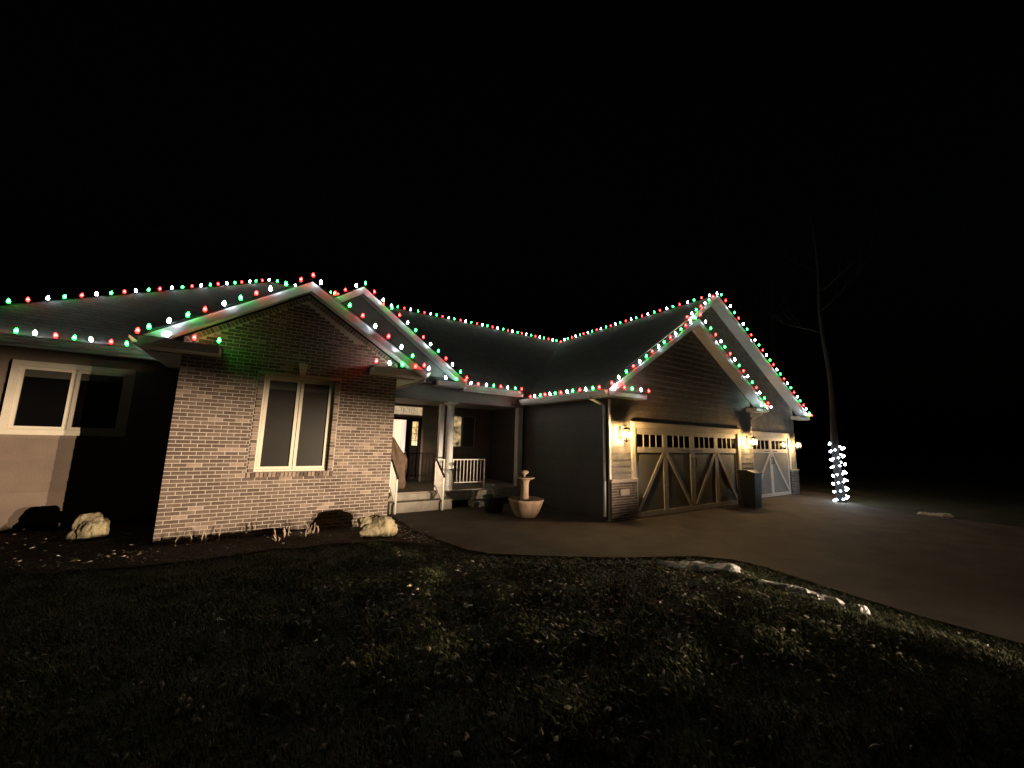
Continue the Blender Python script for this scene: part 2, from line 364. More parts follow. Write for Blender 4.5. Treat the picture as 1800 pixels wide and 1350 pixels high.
def frame4(m, x0, x1, z0, z1, w, y0, y1):
    m.box(x0, x0+w, y0, y1, z0, z1); m.box(x1-w, x1, y0, y1, z0, z1)
    m.box(x0+w, x1-w, y0, y1, z0, z0+w); m.box(x0+w, x1-w, y0, y1, z1-w, z1); return m
def casement(name, x0, x1, z0, z1, y, casing, paned, glass='screen'):
    w_ = frame4(MB(), x0, x1, z0, z1, casing, y-0.03, y+0.05).build(name, 'trim', H)
    a, b = x0+casing+0.004, x1-casing-0.004; mid = (a+b)/2
    for p, q in ((a, mid-0.006), (mid+0.006, b)):
        frame4(MB(), p, q, z0+casing+0.004, z1-casing-0.004, 0.055, y-0.015, y+0.035).build('sash', 'trim', w_)
        box('pane', glass, w_, p+0.056, q-0.056, y+0.012, y+0.018, z0+casing+0.06, z1-casing-0.06)
        box('blind', 'blind', w_, p+0.06, q-0.06, y+0.006, y+0.0105, z1-casing-0.06-0.17*paned, z1-casing-0.062)
    return w_
casement('window', WX0+0.006, WX1-0.006, WZ0+0.004, WZ1-0.004, 0.085, 0.035, 1)

# --- left siding wall ---------------------------------------------------
def lap_wall(name, plane, rows, m, cover, mats_wall=None, proud=0.016, parts='siding_board'):
    """rows: list of (z, [(a,b)...]) ; plane ('y',val,+1/-1) boards face the negative side"""
    wall = None
    ax, val = plane
    for z, segs in rows:
        for a, b in segs:
            q = MB()
            pts = [(0, z), (-proud, z), (-0.004, z+cover*1.06), (0.0, z+cover*1.06)]
            if ax == 'y': q.prism([(a, val+d, zz) for d, zz in pts], (b-a, 0, 0))
            else: q.prism([(val+d, a, zz) for d, zz in pts], (0, b-a, 0))
            yield q
def boards(parent, plane, rows, m, cover, proud=0.016):
    for q in lap_wall('', plane, rows, m, cover, proud=proud): q.build('siding_board', m, parent)
LW = MB().box(-3.7, 0.0, 2.2, 2.35, -0.1, 3.5).build('siding_wall', 'siding', H)
boards(LW, ('y', 2.2), [(0.10+0.2*i, [(-3.7, -0.001)]) for i in range(17)], 'siding', 0.2, 0.02)
box('foundation', 'concrete', H, -3.72, -0.001, 2.16, 2.199, -0.15, 0.098)
w2 = casement('window', -2.66+0.0, -1.0, 1.76, 3.14, 2.135, 0.10, 0.8, 'dark_glass')

# --- roofs ----------------------------------------------------------------
def slab(poly, th, name, m, parent): return MB().prism(poly, (0, 0, -th)).build(name, m, parent)
EY, EZ, RY, RZM = 1.78, 3.56, 7.0, 7.33                  # main eave and ridge
HX = 1.1-(RY-EY)
main = slab([(HX, EY, EZ), (16.5, EY, EZ), (16.5, RY, RZM), (1.1, RY, RZM)], 0.10, 'main_roof', 'shingle', H)
slab([(HX, EY, EZ), (1.1, RY, RZM), (HX, 2*RY-EY, EZ)], 0.10, 'hip_slope', 'shingle', main)
slab([(1.1, RY, RZM), (16.5, RY, RZM), (16.5, 2*RY-EY, EZ), (HX, 2*RY-EY, EZ)], 0.10, 'rear_slope', 'shingle', main)
def gable_roof(name, lx, lz, rx, rz, ex, ez, yf, yb, ybl=None, ov=0.42, th=0.10, fas=0.19, left_fas=True):
    """front gable roof; ridge at (rx,rz), left eave (lx,lz), right eave (ex,ez), front rake at yf"""
    r = slab([(lx, yf, lz), (rx, yf, rz), (rx, ybl or yb, rz), (lx, ybl or yb, lz)], th, name, 'shingle', H)
    slab([(rx, yf, rz), (ex, yf, ez), (ex, yb, ez), (rx, yb, rz)], th, 'right_slope', 'shingle', r)
    # rake boards (front face), mitred at the ridge, and the soffit under the overhang
    for (x0, z0) in ((lx, lz), (ex, ez)):
        t0 = -0.02
        MB().prism([(x0, yf-0.022, z0+t0), (rx, yf-0.022, rz+t0), (rx, yf-0.022, rz-fas-0.02), (x0, yf-0.022, z0-fas)], (0, 0.02, 0)).build('rake_board', 'white_trim', r)
        MB().prism([(x0, yf, z0-th-0.004), (rx, yf, rz-th-0.004), (rx, yf, rz-th-0.022), (x0, yf, z0-th-0.022)], (0, ov, 0)).build('soffit', 'soffit', r)
    return r
def eave_return(parent, x0, x1, y0, y1, z1, h=0.17):
    m = MB(); m.box(x0, x1, y0, y1, z1-h, z1-0.03); m.build('eave_return', 'white_trim', parent)
    MB().prism([(x0-0.02, y0-0.03, z1-0.028), (x1+0.02, y0-0.03, z1-0.028), (x1+0.02, y1, z1+0.03), (x0-0.02, y1, z1+0.03)], (0, 0, -0.001)).build('return_cap', 'shingle', parent)
def gutter(parent, p0, p1, out):                          # K-style trough along p0-p1, hanging on the side 'out'
    p0 = Vector(p0); p1 = Vector(p1); o = Vector(out)
    prof = [(0.0, 0.0), (0.0, -0.12), (0.075, -0.12), (0.10, -0.06), (0.12, -0.045), (0.12, 0.0), (0.112, 0.0), (0.108, -0.05), (0.07, -0.108), (0.008, -0.108), (0.008, 0.0)]
    poly = [p0 + o*a + Vector((0, 0, b)) for a, b in prof]
    return MB().prism(poly, p1-p0).build('gutter', 'white_trim', parent)
wing = gable_roof('wing_roof', -0.50, 3.42, RX, RZ, 4.38, 3.42, -0.45, 2.1)
eave_return(wing, -0.48, 0.55, -0.43, -0.012, 3.44); eave_return(wing, 3.22, 4.36, -0.43, -0.012, 3.44)
for x0, x1 in ((-0.48, 0.0), (3.84, 4.36)): MB().box(x0, x1, -0.005, 2.0, 3.24, 3.26).build('soffit', 'soffit', wing)
gutter(wing, (-0.50, -0.43, 3.42), (-0.50, 1.7, 3.42), (-1, 0, 0)); gutter(wing, (4.38, -0.43, 3.42), (4.38, 1.95, 3.42), (1, 0, 0))
MB().tube([(4.42, -0.30, 3.30), (4.42, -0.28, 3.22), (4.10, 0.25, 3.12), (3.93, 0.52, 3.06), (3.90, 0.56, 2.9), (3.90, 0.56, 0.0)], 0.035, 8).build('downspout', 'white_trim', H)
porch = gable_roof('porch_roof', 0.25, 3.80, 3.25, 5.90, 6.45, 3.64, 1.60, 5.2, ov=0.44)
eave_return(porch, 5.55, 6.43, 1.62, 2.04, 3.62)
MB().prism([(3.85, 2.05, 3.02), (8.95, 2.05, 3.02), (8.95, 2.05, 3.50), (6.45, 2.05, 3.50), (3.25, 2.05, 5.77), (0.6, 2.05, 3.95), (3.85, 2.05, 3.95)], (0, 0.3, 0)).build('porch_gable_wall', 'grey_panel', H)
box('soffit', 'soffit', main, 6.45, 8.55, EY+0.02, 2.05, EZ-0.17, EZ-0.15)
box('soffit', 'soffit', main, -4.0, -0.5, EY+0.02, 2.2, EZ-0.17, EZ-0.15)
MB().box(HX+0.02, -0.5, EY, EY+0.02, EZ-0.20, EZ-0.012).build('fascia', 'white_trim', main)
MB().box(6.45, 8.7, EY, EY+0.02, EZ-0.20, EZ-0.012).build('fascia', 'white_trim', main)
gutter(main, (HX+0.1, EY-0.001, EZ-0.02), (-0.62, EY-0.001, EZ-0.02), (0, -1, 0)); gutter(main, (6.5, EY-0.001, EZ-0.02), (8.55, EY-0.001, EZ-0.02), (0, -1, 0))
# garage: the wide rear gable and the narrower front one that shares its left slope
GX0, GX1, GRX, GRZ = 8.60, 22.30, 14.9, 7.40
FRX, FRZ, FX1 = 12.85, 6.0, 17.30
rear = gable_roof('garage_roof', GX0, 3.27, GRX, GRZ, GX1, 3.35, -1.75, 12.0, ov=0.40)
front = gable_roof('front_garage_roof', GX0, 3.27, FRX, FRZ, FX1, 3.40, -2.15, -1.36, ybl=-1.778, ov=0.40)
eave_return(front, GX0+0.02, 10.15, -2.13, -1.755, 3.28); eave_return(front, 16.45, FX1-0.02, -2.13, -1.755, 3.36); eave_return(rear, 21.35, GX1-0.02, -1.73, -1.365, 3.33)
MB().box(GX0, GX0+0.02, -2.12, 1.75, 3.08, 3.25).build('fascia', 'white_trim', rear)
gutter(rear, (GX0-0.001, -2.13, 3.245), (GX0-0.001, 1.70, 3.245), (-1, 0, 0))
MB().box(GX0+0.02, 9.05, -1.75, 1.78, 3.09, 3.11).build('soffit', 'soffit', rear)
MB().tube([(8.54, -1.55, 3.14), (8.54, -1.55, 3.05), (8.80, -1.60, 2.96), (8.985, -1.62, 2.90), (9.0, -1.62, 2.80), (9.0, -1.62, 0.0)], 0.04, 8).build('downspout', 'white_trim', H)
MB().tube([(17.05, -2.05, 3.2), (17.05, -2.0, 3.1), (16.86, -1.75, 2.98), (16.84, -1.70, 2.85), (16.84, -1.70, 0.1)], 0.035, 8).build('downspout', 'white_trim', H)

# --- garage walls ---------------------------------------------------------
GY, G2Y = -1.74, -1.35
D0, D1, DT = 10.06, 15.68, 2.33                          # double door opening
def front_top(x): return FRZ-0.14-(0.642 if x < FRX else 0.584)*abs(x-FRX)
def rear_top(x): return GRZ-0.14-(0.655 if x < GRX else 0.547)*abs(x-GRX)
def span(top, z, lo, hi, apex):                          # stretch of wall under the rake at height z
    a, b = lo, hi
    if top(lo) < z:
        l, r = lo, apex
        for _ in range(30):
            m_ = (l+r)/2
            if top(m_) < z: l = m_
            else: r = m_
        a = r
    if top(hi) < z:
        l, r = apex, hi
        for _ in range(30):
            m_ = (l+r)/2
            if top(m_) < z: r = m_
            else: l = m_
        b = l
    return (a, b)
fw = MB(); fw.box(9.05, D0-0.001, GY, GY+0.15, 0.9, 3.0); fw.box(D1+0.001, 16.8, GY, GY+0.15, 0.9, 3.0); fw.box(D0-0.001, D1+0.001, GY, GY+0.15, DT, 3.0)
fw.prism([(9.05, GY, 3.0), (16.8, GY, 3.0), (16.8, GY, front_top(16.8)), (FRX, GY, front_top(FRX)), (9.05, GY, front_top(9.05))], (0, 0.15, 0))
fw = fw.build('garage_front_wall', 'shake', H)
rows = []; z = 0.955
while z < 5.6:
    a, b = span(front_top, z+0.17, 9.06, 16.79, FRX)
    rows.append((z, [(a, b)] if z > DT+0.12 else [(a, D0-0.16), (D1+0.16, b)])); z += 0.168
boards(fw, ('y', GY), rows, 'shake', 0.168, 0.02)
box('corner_board', 'white_trim', H, 9.03, 9.10, GY-0.026, GY-0.001, 0.955, 3.05)
rw = MB(); S0, S1 = 17.55, 20.85
rw.box(16.8, S0-0.001, G2Y, G2Y+0.15, 0.9, 3.0); rw.box(S1+0.001, 21.6, G2Y, G2Y+0.15, 0.9, 3.0); rw.box(S0-0.001, S1+0.001, G2Y, G2Y+0.15, DT, 3.0)
rw.prism([(9.1, G2Y, 3.0), (21.6, G2Y, 3.0), (21.6, G2Y, rear_top(21.6)), (GRX, G2Y, rear_top(GRX)), (9.1, G2Y, rear_top(9.1))], (0, 0.15, 0))
rw = rw.build('garage_rear_wall', 'shake', H)
rows = []; z = 0.955
while z < 7.0:
    a, b = span(rear_top, z+0.17, 12.0, 21.59, GRX); a = max(a, 12.0 if z > 3.3 else 16.85)
    if b > a: rows.append((z, [(a, b)] if z > DT+0.12 else [(a, S0-0.16), (S1+0.16, b)]))
    z += 0.168
boards(rw, ('y', G2Y), rows, 'shake', 0.168, 0.02)
gl = MB().box(9.05, 9.2, GY+0.151, 4.5, -0.15, 3.3).build('garage_side_wall', 'siding_shaded', H)
boards(gl, ('x', 9.05), [(-0.08+0.2*i, [(GY+0.06, 4.4)]) for i in range(16)], 'siding_shaded', 0.2, 0.02)
box('garage_side_wall', 'siding', H, 21.45, 21.6, G2Y+0.151, 12, -0.15, 3.3)
box('return_wall', 'shake', H, 16.65, 16.8, GY+0.151, G2Y-0.001, -0.15, 3.0)
def brick_pier(x0, x1, y, z1):
    p = MB().box(x0, x1, y-0.055, y+0.1, -0.16, z1-0.05).build('brick_pier', 'mortar', H)
    m = MB(); kz = 0; zz = -0.14
    while zz+CO-MJ < z1-0.05:
        xx = x0-(0 if kz % 2 else BL/2)
        while xx < x1:
            a, b = max(xx, x0), min(xx+BL-MJ, x1); xx += BL
            if b-a < 0.03: continue
            q = bevel_brick(b-a, CO-MJ, random.choice(TINTS)); m.add([(u+(a+b)/2, v+y-0.056, w+zz+(CO-MJ)/2) for u, v, w in q.v], q.f, 0, q.t[0])
        zz += CO; kz += 1
    tag(m.build('brick', 'brick', p), kind='stuff')
    box('stone_cap', 'plaque', p, x0-0.02, x1+0.02, y-0.10, y+0.05, z1-0.05, z1)
    return p
brick_pier(9.06, 10.07, GY, 0.95); brick_pier(15.68, 16.8, GY, 0.95); brick_pier(16.85, S0, G2Y, 0.95); brick_pier(S1, 21.6, G2Y, 0.95)
def casing(x0, x1, y):
    m = MB(); m.box(x0-0.15, x0, y-0.045, y-0.001, 0.951, DT+0.14); m.box(x1, x1+0.15, y-0.045, y-0.001, 0.951, DT+0.14)
    m.box(x0, x1, y-0.04, y-0.001, DT, DT+0.135); m.build('door_casing', 'trim', H)
    MB().box(x0-0.18, x1+0.18, y-0.075, y-0.001, DT+0.141, DT+0.175).build('drip_cap', 'trim', H)
casing(D0, D1, GY); casing(S0, S1, G2Y)
def garage_door(x0, x1, y, leaves):
    zb, zt = -0.10, DT; yd = y+0.025
    d = MB().box(x0+0.002, x1-0.002, yd, yd+0.05, zb, zt-0.002).build('garage_door', 'door_panel', H)
    n = leaves*2; cw = (x1-x0)/n; T = 0.025; f0 = yd-T
    zr = zt-0.68                                           # rail under the windows
    def st(xc, w, z0, z1, k=0.0): box('stile', 'door_trim', d, xc-w/2, xc+w/2, f0-k, yd-0.001, z0, z1)
    for i in range(n+1):
        w = 0.12 if i in (0, n) else (0.24 if i % 2 == 0 else 0.20)
        xc = x0+0.065 if i == 0 else (x1-0.065 if i == n else x0+cw*i)
        st(xc, w, zb+0.13, zt-0.004)
    box('rail', 'door_trim', d, x0+0.004, x1-0.004, f0-0.006, yd-0.001, zb+0.004, zb+0.125)
    box('rail', 'door_trim', d, x0+0.004, x1-0.004, f0-0.006, yd-0.001, zr, zr+0.15)
    box('rail', 'door_trim', d, x0+0.004, x1-0.004, f0-0.006, yd-0.001, zt-0.16, zt-0.006)
    for i in range(n):
        a, b = x0+cw*i+0.13, x0+cw*(i+1)-0.13
        for j in range(4):
            p = a+(b-a)*j/4; q = a+(b-a)*(j+1)/4
            box('window_pane', 'dark_glass', d, p+0.018, q-0.018, yd-0.008, yd-0.001, zr+0.165, zt-0.175)
            if j: box('muntin', 'door_trim', d, p-0.017, p+0.017, f0+0.004, yd-0.001, zr+0.151, zt-0.161)
        top = x0+cw*(i+1)-0.08 if i % 2 == 0 else x0+cw*i+0.08
        bot = x0+cw*i+0.14 if i % 2 == 0 else x0+cw*(i+1)-0.14
        MB().bar((top, f0+0.004, zr-0.01), (bot, f0+0.004, zb+0.16), 0.024, 0.11, (1, 0, 0)).build('brace', 'door_trim', d)
    for l in range(leaves):
        for sx in (-1, 1):
            xc = x0+cw*(2*l+2 if leaves > 1 and l == 0 else 2*l+ (0 if leaves > 1 else 1)); break
    xc = x0+cw*2 if leaves > 1 else x0+cw
    for sx in (-0.09, 0.09):
        MB().tube([(xc+sx, f0-0.01, zr-0.45), (xc+sx, f0-0.06, zr-0.42), (xc+sx, f0-0.06, zr-0.18), (xc+sx, f0-0.01, zr-0.15)], 0.012, 6).build('handle', 'black_metal', d)
    MB().bar((xc-0.55, f0-0.012, zr+0.07), (xc-0.14, f0-0.012, zr+0.07), 0.01, 0.035).bar((xc+0.14, f0-0.012, zr+0.07), (xc+0.55, f0-0.012, zr+0.07), 0.01, 0.035).build('hinge', 'black_metal', d)
    box('threshold', 'concrete', d, x0, x1, y-0.06, yd+0.05, -0.119, -0.104)
garage_door(D0, D1, GY, 2); garage_door(S0, S1, G2Y, 1)
MB().box(9.36, 9.72, GY-0.095, GY-0.066, 0.53, 0.69).box(9.40, 9.68, GY-0.101, GY-0.0951, 0.56, 0.66).build('number_plaque', 'plaque', H)

# --- porch ----------------------------------------------------------------
FZ = 0.36
box('porch_floor', 'step_stone', H, 3.85, 9.04, 2.02, 4.5, 0.05, FZ)
box('porch_skirt', 'door_dark', H, 3.85, 9.04, 2.06, 2.12, -0.15, 0.049)
pw = box('porch_wall', 'siding', H, 3.85, 9.04, 4.5, 4.65, FZ, 3.4)
boards(pw, ('y', 4.5), [(FZ+0.2*i, [(3.86, 9.03)]) for i in range(14)], 'siding', 0.2, 0.02)
box('porch_ceiling', 'grey_panel', H, 3.85, 9.04, 2.36, 4.48, 3.06, 3.1)
def column(x, y, r, square=False):
    c = MB()
    if square: c.box(x-r, x+r, y-r, y+r, FZ, 3.02)
    else: c.lathe([(r*1.06, 0), (r*1.06, 0.04), (r, 0.08), (r, 1.0), (r*0.94, 2.0), (r*0.86, 2.55)], (x, y, FZ), 28)
    o = c.build('column', 'white_trim', H, not square)
    if not square:
        MB().box(x-r*1.45, x+r*1.45, y-r*1.45, y+r*1.45, 3.02-0.05, 3.019).lathe([(r*0.9, 2.54), (r*1.05, 2.57), (r*1.25, 2.61)], (x, y, FZ), 28).build('capital', 'white_trim', o)
        MB().lathe([(r*1.3, 0), (r*1.3, 0.03), (r*1.1, 0.06)], (x, y, FZ), 28).build('base', 'white_trim', o)
column(6.25, 2.22, 0.125); column(6.28, 3.0, 0.07, True); column(8.86, 2.22, 0.10, True)
# front door with sidelight and transom
DX0, DX1 = 4.93, 5.66
door = MB(); door.box(DX0, DX1, 4.42, 4.475, FZ+0.01, 1.36); door.box(DX0, DX1, 4.42, 4.475, 2.50, 2.58); door.box(DX0, DX0+0.08, 4.42, 4.475, 1.36, 2.5); door.box(DX1-0.08, DX1, 4.42, 4.475, 1.36, 2.5)
door = door.build('front_door', 'door_dark', H)
box('pane', 'lit_curtain', door, DX0+0.081, DX1-0.081, 4.44, 4.45, 1.361, 2.499)
MB().tube([(DX1-0.05, 4.41, 1.40), (DX1-0.05, 4.37, 1.38), (DX1-0.05, 4.37, 1.22), (DX1-0.05, 4.41, 1.20)], 0.012, 6).build('handle', 'white_metal', door)
sl = frame4(MB(), 5.68, 6.14, FZ+0.01, 2.58, 0.12, 4.41, 4.478).build('sidelight', 'door_dark', H)
box('pane', 'lit_leaded', sl, 5.81, 6.01, 4.44, 4.45, 1.62, 2.455)
box('panel', 'door_dark', sl, 5.81, 6.01, 4.44, 4.46, FZ+0.14, 1.61)
cm = MB()
for zz in (1.78, 2.02, 2.25): cm.box(5.81, 6.01, 4.432, 4.4395, zz, zz+0.012)
cm.box(5.955, 5.967, 4.432, 4.4395, 1.62, 2.455); cm.build('caming', 'door_dark', sl)
tr = frame4(MB(), 4.96, 6.16, 2.66, 3.0, 0.03, 4.42, 4.478).build('transom', 'trim', H)
box('pane', 'lit_transom', tr, 4.991, 6.129, 4.445, 4.455, 2.691, 2.969)
cm = MB()
for xx in (5.36, 5.44, 5.66, 5.74, 5.82): cm.box(xx, xx+0.01, 4.436, 4.4445, 2.69, 2.97)
cm.tube([(5.55+0.07*math.cos(a*math.pi/8), 4.440, 2.86+0.07*math.sin(a*math.pi/8)) for a in range(17)], 0.006, 5)
cm.build('caming', 'shake', tr)
pwn = frame4(MB(), 7.18, 8.32, 1.56, 2.78, 0.05, 4.42, 4.478).build('porch_window', 'grey_panel', H)
MB().box(7.71, 7.79, 4.43, 4.478, 1.61, 2.73).build('mullion', 'grey_panel', pwn)
box('pane', 'lit_room', pwn, 7.231, 7.709, 4.45, 4.46, 1.611, 2.729); box('pane', 'blind', pwn, 7.791, 8.269, 4.45, 4.46, 1.611, 2.729)

# ------------------------------------------------------------------ porch steps and railings
st = empty('porch_steps', (5.25, 1.7, -0.12), 'two pale concrete steps up to the front porch', 'steps')
box('step', 'step_stone', st, 4.38, 6.18, 1.66, 2.018, -0.12, 0.12)
box('tread', 'step_stone', st, 4.36, 6.20, 1.63, 2.019, 0.121, 0.155)
box('step', 'step_stone', st, 4.38, 6.18, 1.96, 2.018, 0.156, 0.325)
s2 = empty('side_steps', (7.25, 1.8, -0.12), 'small stone block steps under the far end of the porch railing', 'steps')
box('step', 'step_stone', s2, 6.88, 7.55, 1.62, 2.015, -0.12, 0.02); box('step', 'step_stone', s2, 7.0, 7.70, 1.84, 2.016, 0.075, 0.33)
def stair_rail(x, label):
    r = empty('stair_railing', (x, 1.6, -0.12), label, 'railing', None)
    box('post', 'white_metal', r, x-0.02, x+0.02, 1.55, 1.59, -0.12, 0.84); box('post', 'white_metal', r, x-0.02, x+0.02, 2.18, 2.22, FZ, 1.30)
    MB().bar((x, 1.50, 0.80), (x, 2.24, 1.31), 0.045, 0.035, (1, 0, 0)).build('handrail', 'black_metal', r)
    MB().bar((x, 1.59, 0.10), (x, 2.18, 0.50), 0.025, 0.025, (1, 0, 0)).build('lower_rail', 'white_metal', r)
    for i in range(6):
        y = 1.66+i*0.085; t = (y-1.59)/0.59
        box('baluster', 'white_metal', r, x-0.009, x+0.009, y-0.009, y+0.009, 0.105+0.40*t, 0.835+0.43*t)
stair_rail(4.50, 'white sloped stair railing against the brick corner'); stair_rail(5.84, 'white sloped stair railing beside the round porch column')
def flat_rail(x0, x1, label):
    r = empty('porch_railing', ((x0+x1)/2, 2.2, FZ), label, 'railing')
    box('top_rail', 'white_metal', r, x0, x1, 2.18, 2.22, 1.235, 1.265); box('bottom_rail', 'white_metal', r, x0, x1, 2.185, 2.215, 0.54, 0.565)
    n = int((x1-x0)/0.115)
    for i in range(1, n): xx = x0+(x1-x0)*i/n; box('baluster', 'white_metal', r, xx-0.009, xx+0.009, 2.191, 2.209, 0.5655, 1.2345)
    box('post', 'white_metal', r, x1-0.001, x1+0.034, 2.18, 2.22, FZ, 1.27)
    box('post', 'white_metal', r, x0-0.03, x0+0.001, 2.18, 2.22, FZ, 1.27)
flat_rail(6.42, 7.50, 'white level porch railing between round column and stone blocks')
flat_rail(5.88, 6.08, 'short white railing section between stair railing and round column')

# ------------------------------------------------------------------ lanterns
def lantern(x, y, zc, label):
    l = empty('wall_lantern', (x, y, zc-0.28), label, 'lantern', 'lanterns on the garage front')
    ly = y-0.25
    box('backplate', 'black_metal', l, x-0.05, x+0.05, y-0.045, y-0.021, zc-0.12, zc+0.22)
    MB().tube([(x, y-0.045, zc+0.16), (x, y-0.10, zc+0.25), (x, ly, zc+0.26), (x, ly, zc+0.20)], 0.010, 6).build('arm', 'black_metal', l)
    c = MB(); h = 0.085
    c.add([(x-h*1.25, ly-h*1.25, zc+0.13), (x+h*1.25, ly-h*1.25, zc+0.13), (x+h*1.25, ly+h*1.25, zc+0.13), (x-h*1.25, ly+h*1.25, zc+0.13), (x-.02, ly-.02, zc+0.20), (x+.02, ly-.02, zc+0.20), (x+.02, ly+.02, zc+0.20), (x-.02, ly+.02, zc+0.20)],
          [(0,3,2,1),(4,5,6,7),(0,1,5,4),(1,2,6,5),(2,3,7,6),(3,0,4,7)]); c.build('cap', 'black_metal', l)
    c = MB()
    for sx in (-1, 1):
        for sy in (-1, 1): c.bar((x+sx*h, ly+sy*h, zc-0.15), (x+sx*h, ly+sy*h, zc+0.13), 0.012, 0.012, (1, 0, 0))
    for zz in (zc-0.15, zc-0.08):
        for s_ in (-1, 1): c.bar((x-h, ly+s_*h, zz), (x+h, ly+s_*h, zz), 0.010, 0.010); c.bar((x+s_*h, ly-h, zz), (x+s_*h, ly+h, zz), 0.010, 0.010)
    c.build('cage', 'black_metal', l)
    MB().lathe([(0.055, -0.155), (0.05, -0.165), (0.02, -0.19), (0.012, -0.22)], (x, ly, zc), 12).build('finial', 'black_metal', l)
    for sx in (-1, 1):
        box('pane', 'lantern_glass', l, x+sx*h*0.93-0.001, x+sx*h*0.93+0.001, ly-h*0.92, ly+h*0.92, zc-0.075, zc+0.12)
        box('pane', 'lantern_glass', l, x-h*0.92, x+h*0.92, ly+sx*h*0.93-0.001, ly+sx*h*0.93+0.001, zc-0.075, zc+0.12)
    MB().lathe([(0.014, -0.07), (0.040, -0.03), (0.048, 0.0), (0.040, 0.035), (0.012, 0.065)], (x, ly, zc+0.01), 12).build('bulb', 'lamp_glow', l, True)
    MB().lathe([(0.014, -0.15), (0.014, -0.055)], (x, ly, zc+0.01), 8).build('lamp_holder', 'black_metal', l)
lantern(9.44, GY, 2.12, 'lit wall lantern on the shingled pier above the number plaque')
lantern(16.36, GY, 2.06, 'lit wall lantern on the pier between the two garage doors')
lantern(21.22, G2Y, 2.0, 'lit wall lantern at the corner beyond the single garage door')

# ------------------------------------------------------------------ string lights
def bulb_mesh(colour):
    m = MB(); n = 8
    m.lathe([(0.016, -0.035), (0.018, 0.0)], (0, 0, 0), n, 0)
    m.lathe([(0.015, 0.001), (0.022, 0.020), (0.024, 0.042), (0.019, 0.068), (0.010, 0.088), (0.003, 0.096)], (0, 0, 0), n, 1)
    return m.mesh('bulb', ['wire', 'bulb_'+colour], True)
BM = {'R': bulb_mesh('red'), 'G': bulb_mesh('green'), 'W': bulb_mesh('white')}
def string(pts, n, pat, label, group='roof light strings', start=0.0, end=1.0, tilt=(0, 0)):
    """bulbs spread evenly along a polyline; pat repeats"""
    P = [Vector(p) for p in pts]; seg = [(P[i+1]-P[i]).length for i in range(len(P)-1)]; tot = sum(seg)
    s = empty('light_string', P[0], label, 'string lights', group)
    MB().tube([p - Vector((0, 0, 0.025)) for p in P], 0.006, 5).build('wire', 'wire', s)
    for i in range(n):
        d = tot*(start+(end-start)*(i/(n-1) if n > 1 else 0)) + (random.uniform(-.02, .02) if 0 < i < n-1 else 0)
        k = 0
        while k < len(seg)-1 and d > seg[k]: d -= seg[k]; k += 1
        p = P[k] + (P[k+1]-P[k])*(d/seg[k])
        o = bpy.data.objects.new('bulb', BM[pat[i % len(pat)]]); COL.objects.link(o); o.parent = s; o.location = p-P[0]
        o.rotation_euler = (tilt[0]+random.uniform(-.16, .16), tilt[1]+random.uniform(-.16, .16), random.uniform(0, 3))
B = 0.04
hipP = [(HX+1.0, EY+1.0, EZ+0.72+B), (1.1, RY, RZM+B)]
string(hipP, 24, 'GRW', 'coloured bulbs climbing the hip of the main roof', end=0.985)
string([(1.28, RY, RZM+B), (14.85, RY, RZM+B)], 47, 'GRW', 'long run of bulbs along the main ridge up to the garage roof')
string([(14.9, RY-0.25, GRZ+B), (14.9, -1.45, GRZ+B)], 28, 'WGR', 'bulbs along the garage ridge from main roof to gable peak')
string([(HX+0.6, EY-0.125, EZ+0.0), (-0.80, EY-0.125, EZ+0.0)], 12, 'RGW', 'bulbs along the gutter over the left siding window', end=0.985)
yw = -0.45-0.06
string([(-0.38, yw, 3.53), (RX, yw, RZ+0.06)], 11, 'GWGRWGRWGRR', 'bulbs up the left slope of the brick gable')
string([(RX+0.15, yw, RZ-0.05), (4.30, yw, 3.50)], 9, 'WRGRWRWGR', 'bulbs down the right slope of the brick gable')
string([(-0.52, -0.47, 3.45), (-0.10, -0.47, 3.45), (0.53, -0.47, 3.46)], 4, 'RWRG', 'short row of bulbs on the left eave return of the brick gable')
string([(3.24, -0.47, 3.46), (4.42, -0.47, 3.45)], 5, 'RWGRW', 'short row of bulbs on the right eave return of the brick gable')
yp = 1.54
string([(2.55, yp, 5.46), (3.25, yp, 5.94), (6.42, yp, 3.70)], 17, 'GRWGRWGRWGRWGRWGR', 'bulbs over the porch gable behind the brick gable')
string([(5.75, 1.58, 3.63), (6.40, 1.58, 3.63)], 3, 'WGR', 'three bulbs on the eave return of the porch gable')
string([(6.62, EY-0.125, EZ+0.01), (8.55, EY-0.125, EZ+0.01)], 8, 'WRWGRWGR', 'bulbs along the porch gutter up to the garage')
string([(GX0-0.12, 1.05, 3.26), (GX0-0.12, -1.95, 3.26)], 13, 'RWG', 'bulbs along the gutter of the garage side wall')
yf = -2.15-0.06
string([(GX0+0.05, yf, 3.36), (FRX, yf, FRZ+0.06), (FX1-0.1, yf, 3.49)], 31, 'RWG', 'bulbs over the front gable above the double garage door')
string([(8.75, yf-0.01, 3.29), (10.12, yf-0.01, 3.29)], 5, 'WRGWR', 'bulbs on the eave return above the lantern and number plaque')
string([(16.65, yf-0.01, 3.37), (17.40, yf-0.01, 3.36)], 4, 'WGRW', 'bulbs on the eave return between the two garage gables')
yr = -1.75-0.06
string([(12.75, yr-0.02, 6.05), (GRX, yr, GRZ+0.06), (GX1-0.1, yr, 3.44)], 33, 'RWG', 'bulbs over the tall rear gable of the garage')
string([(21.75, yr-0.01, 3.36), (22.42, yr-0.01, 3.35)], 4, 'WRGR', 'bulbs on the outermost eave return of the garage')

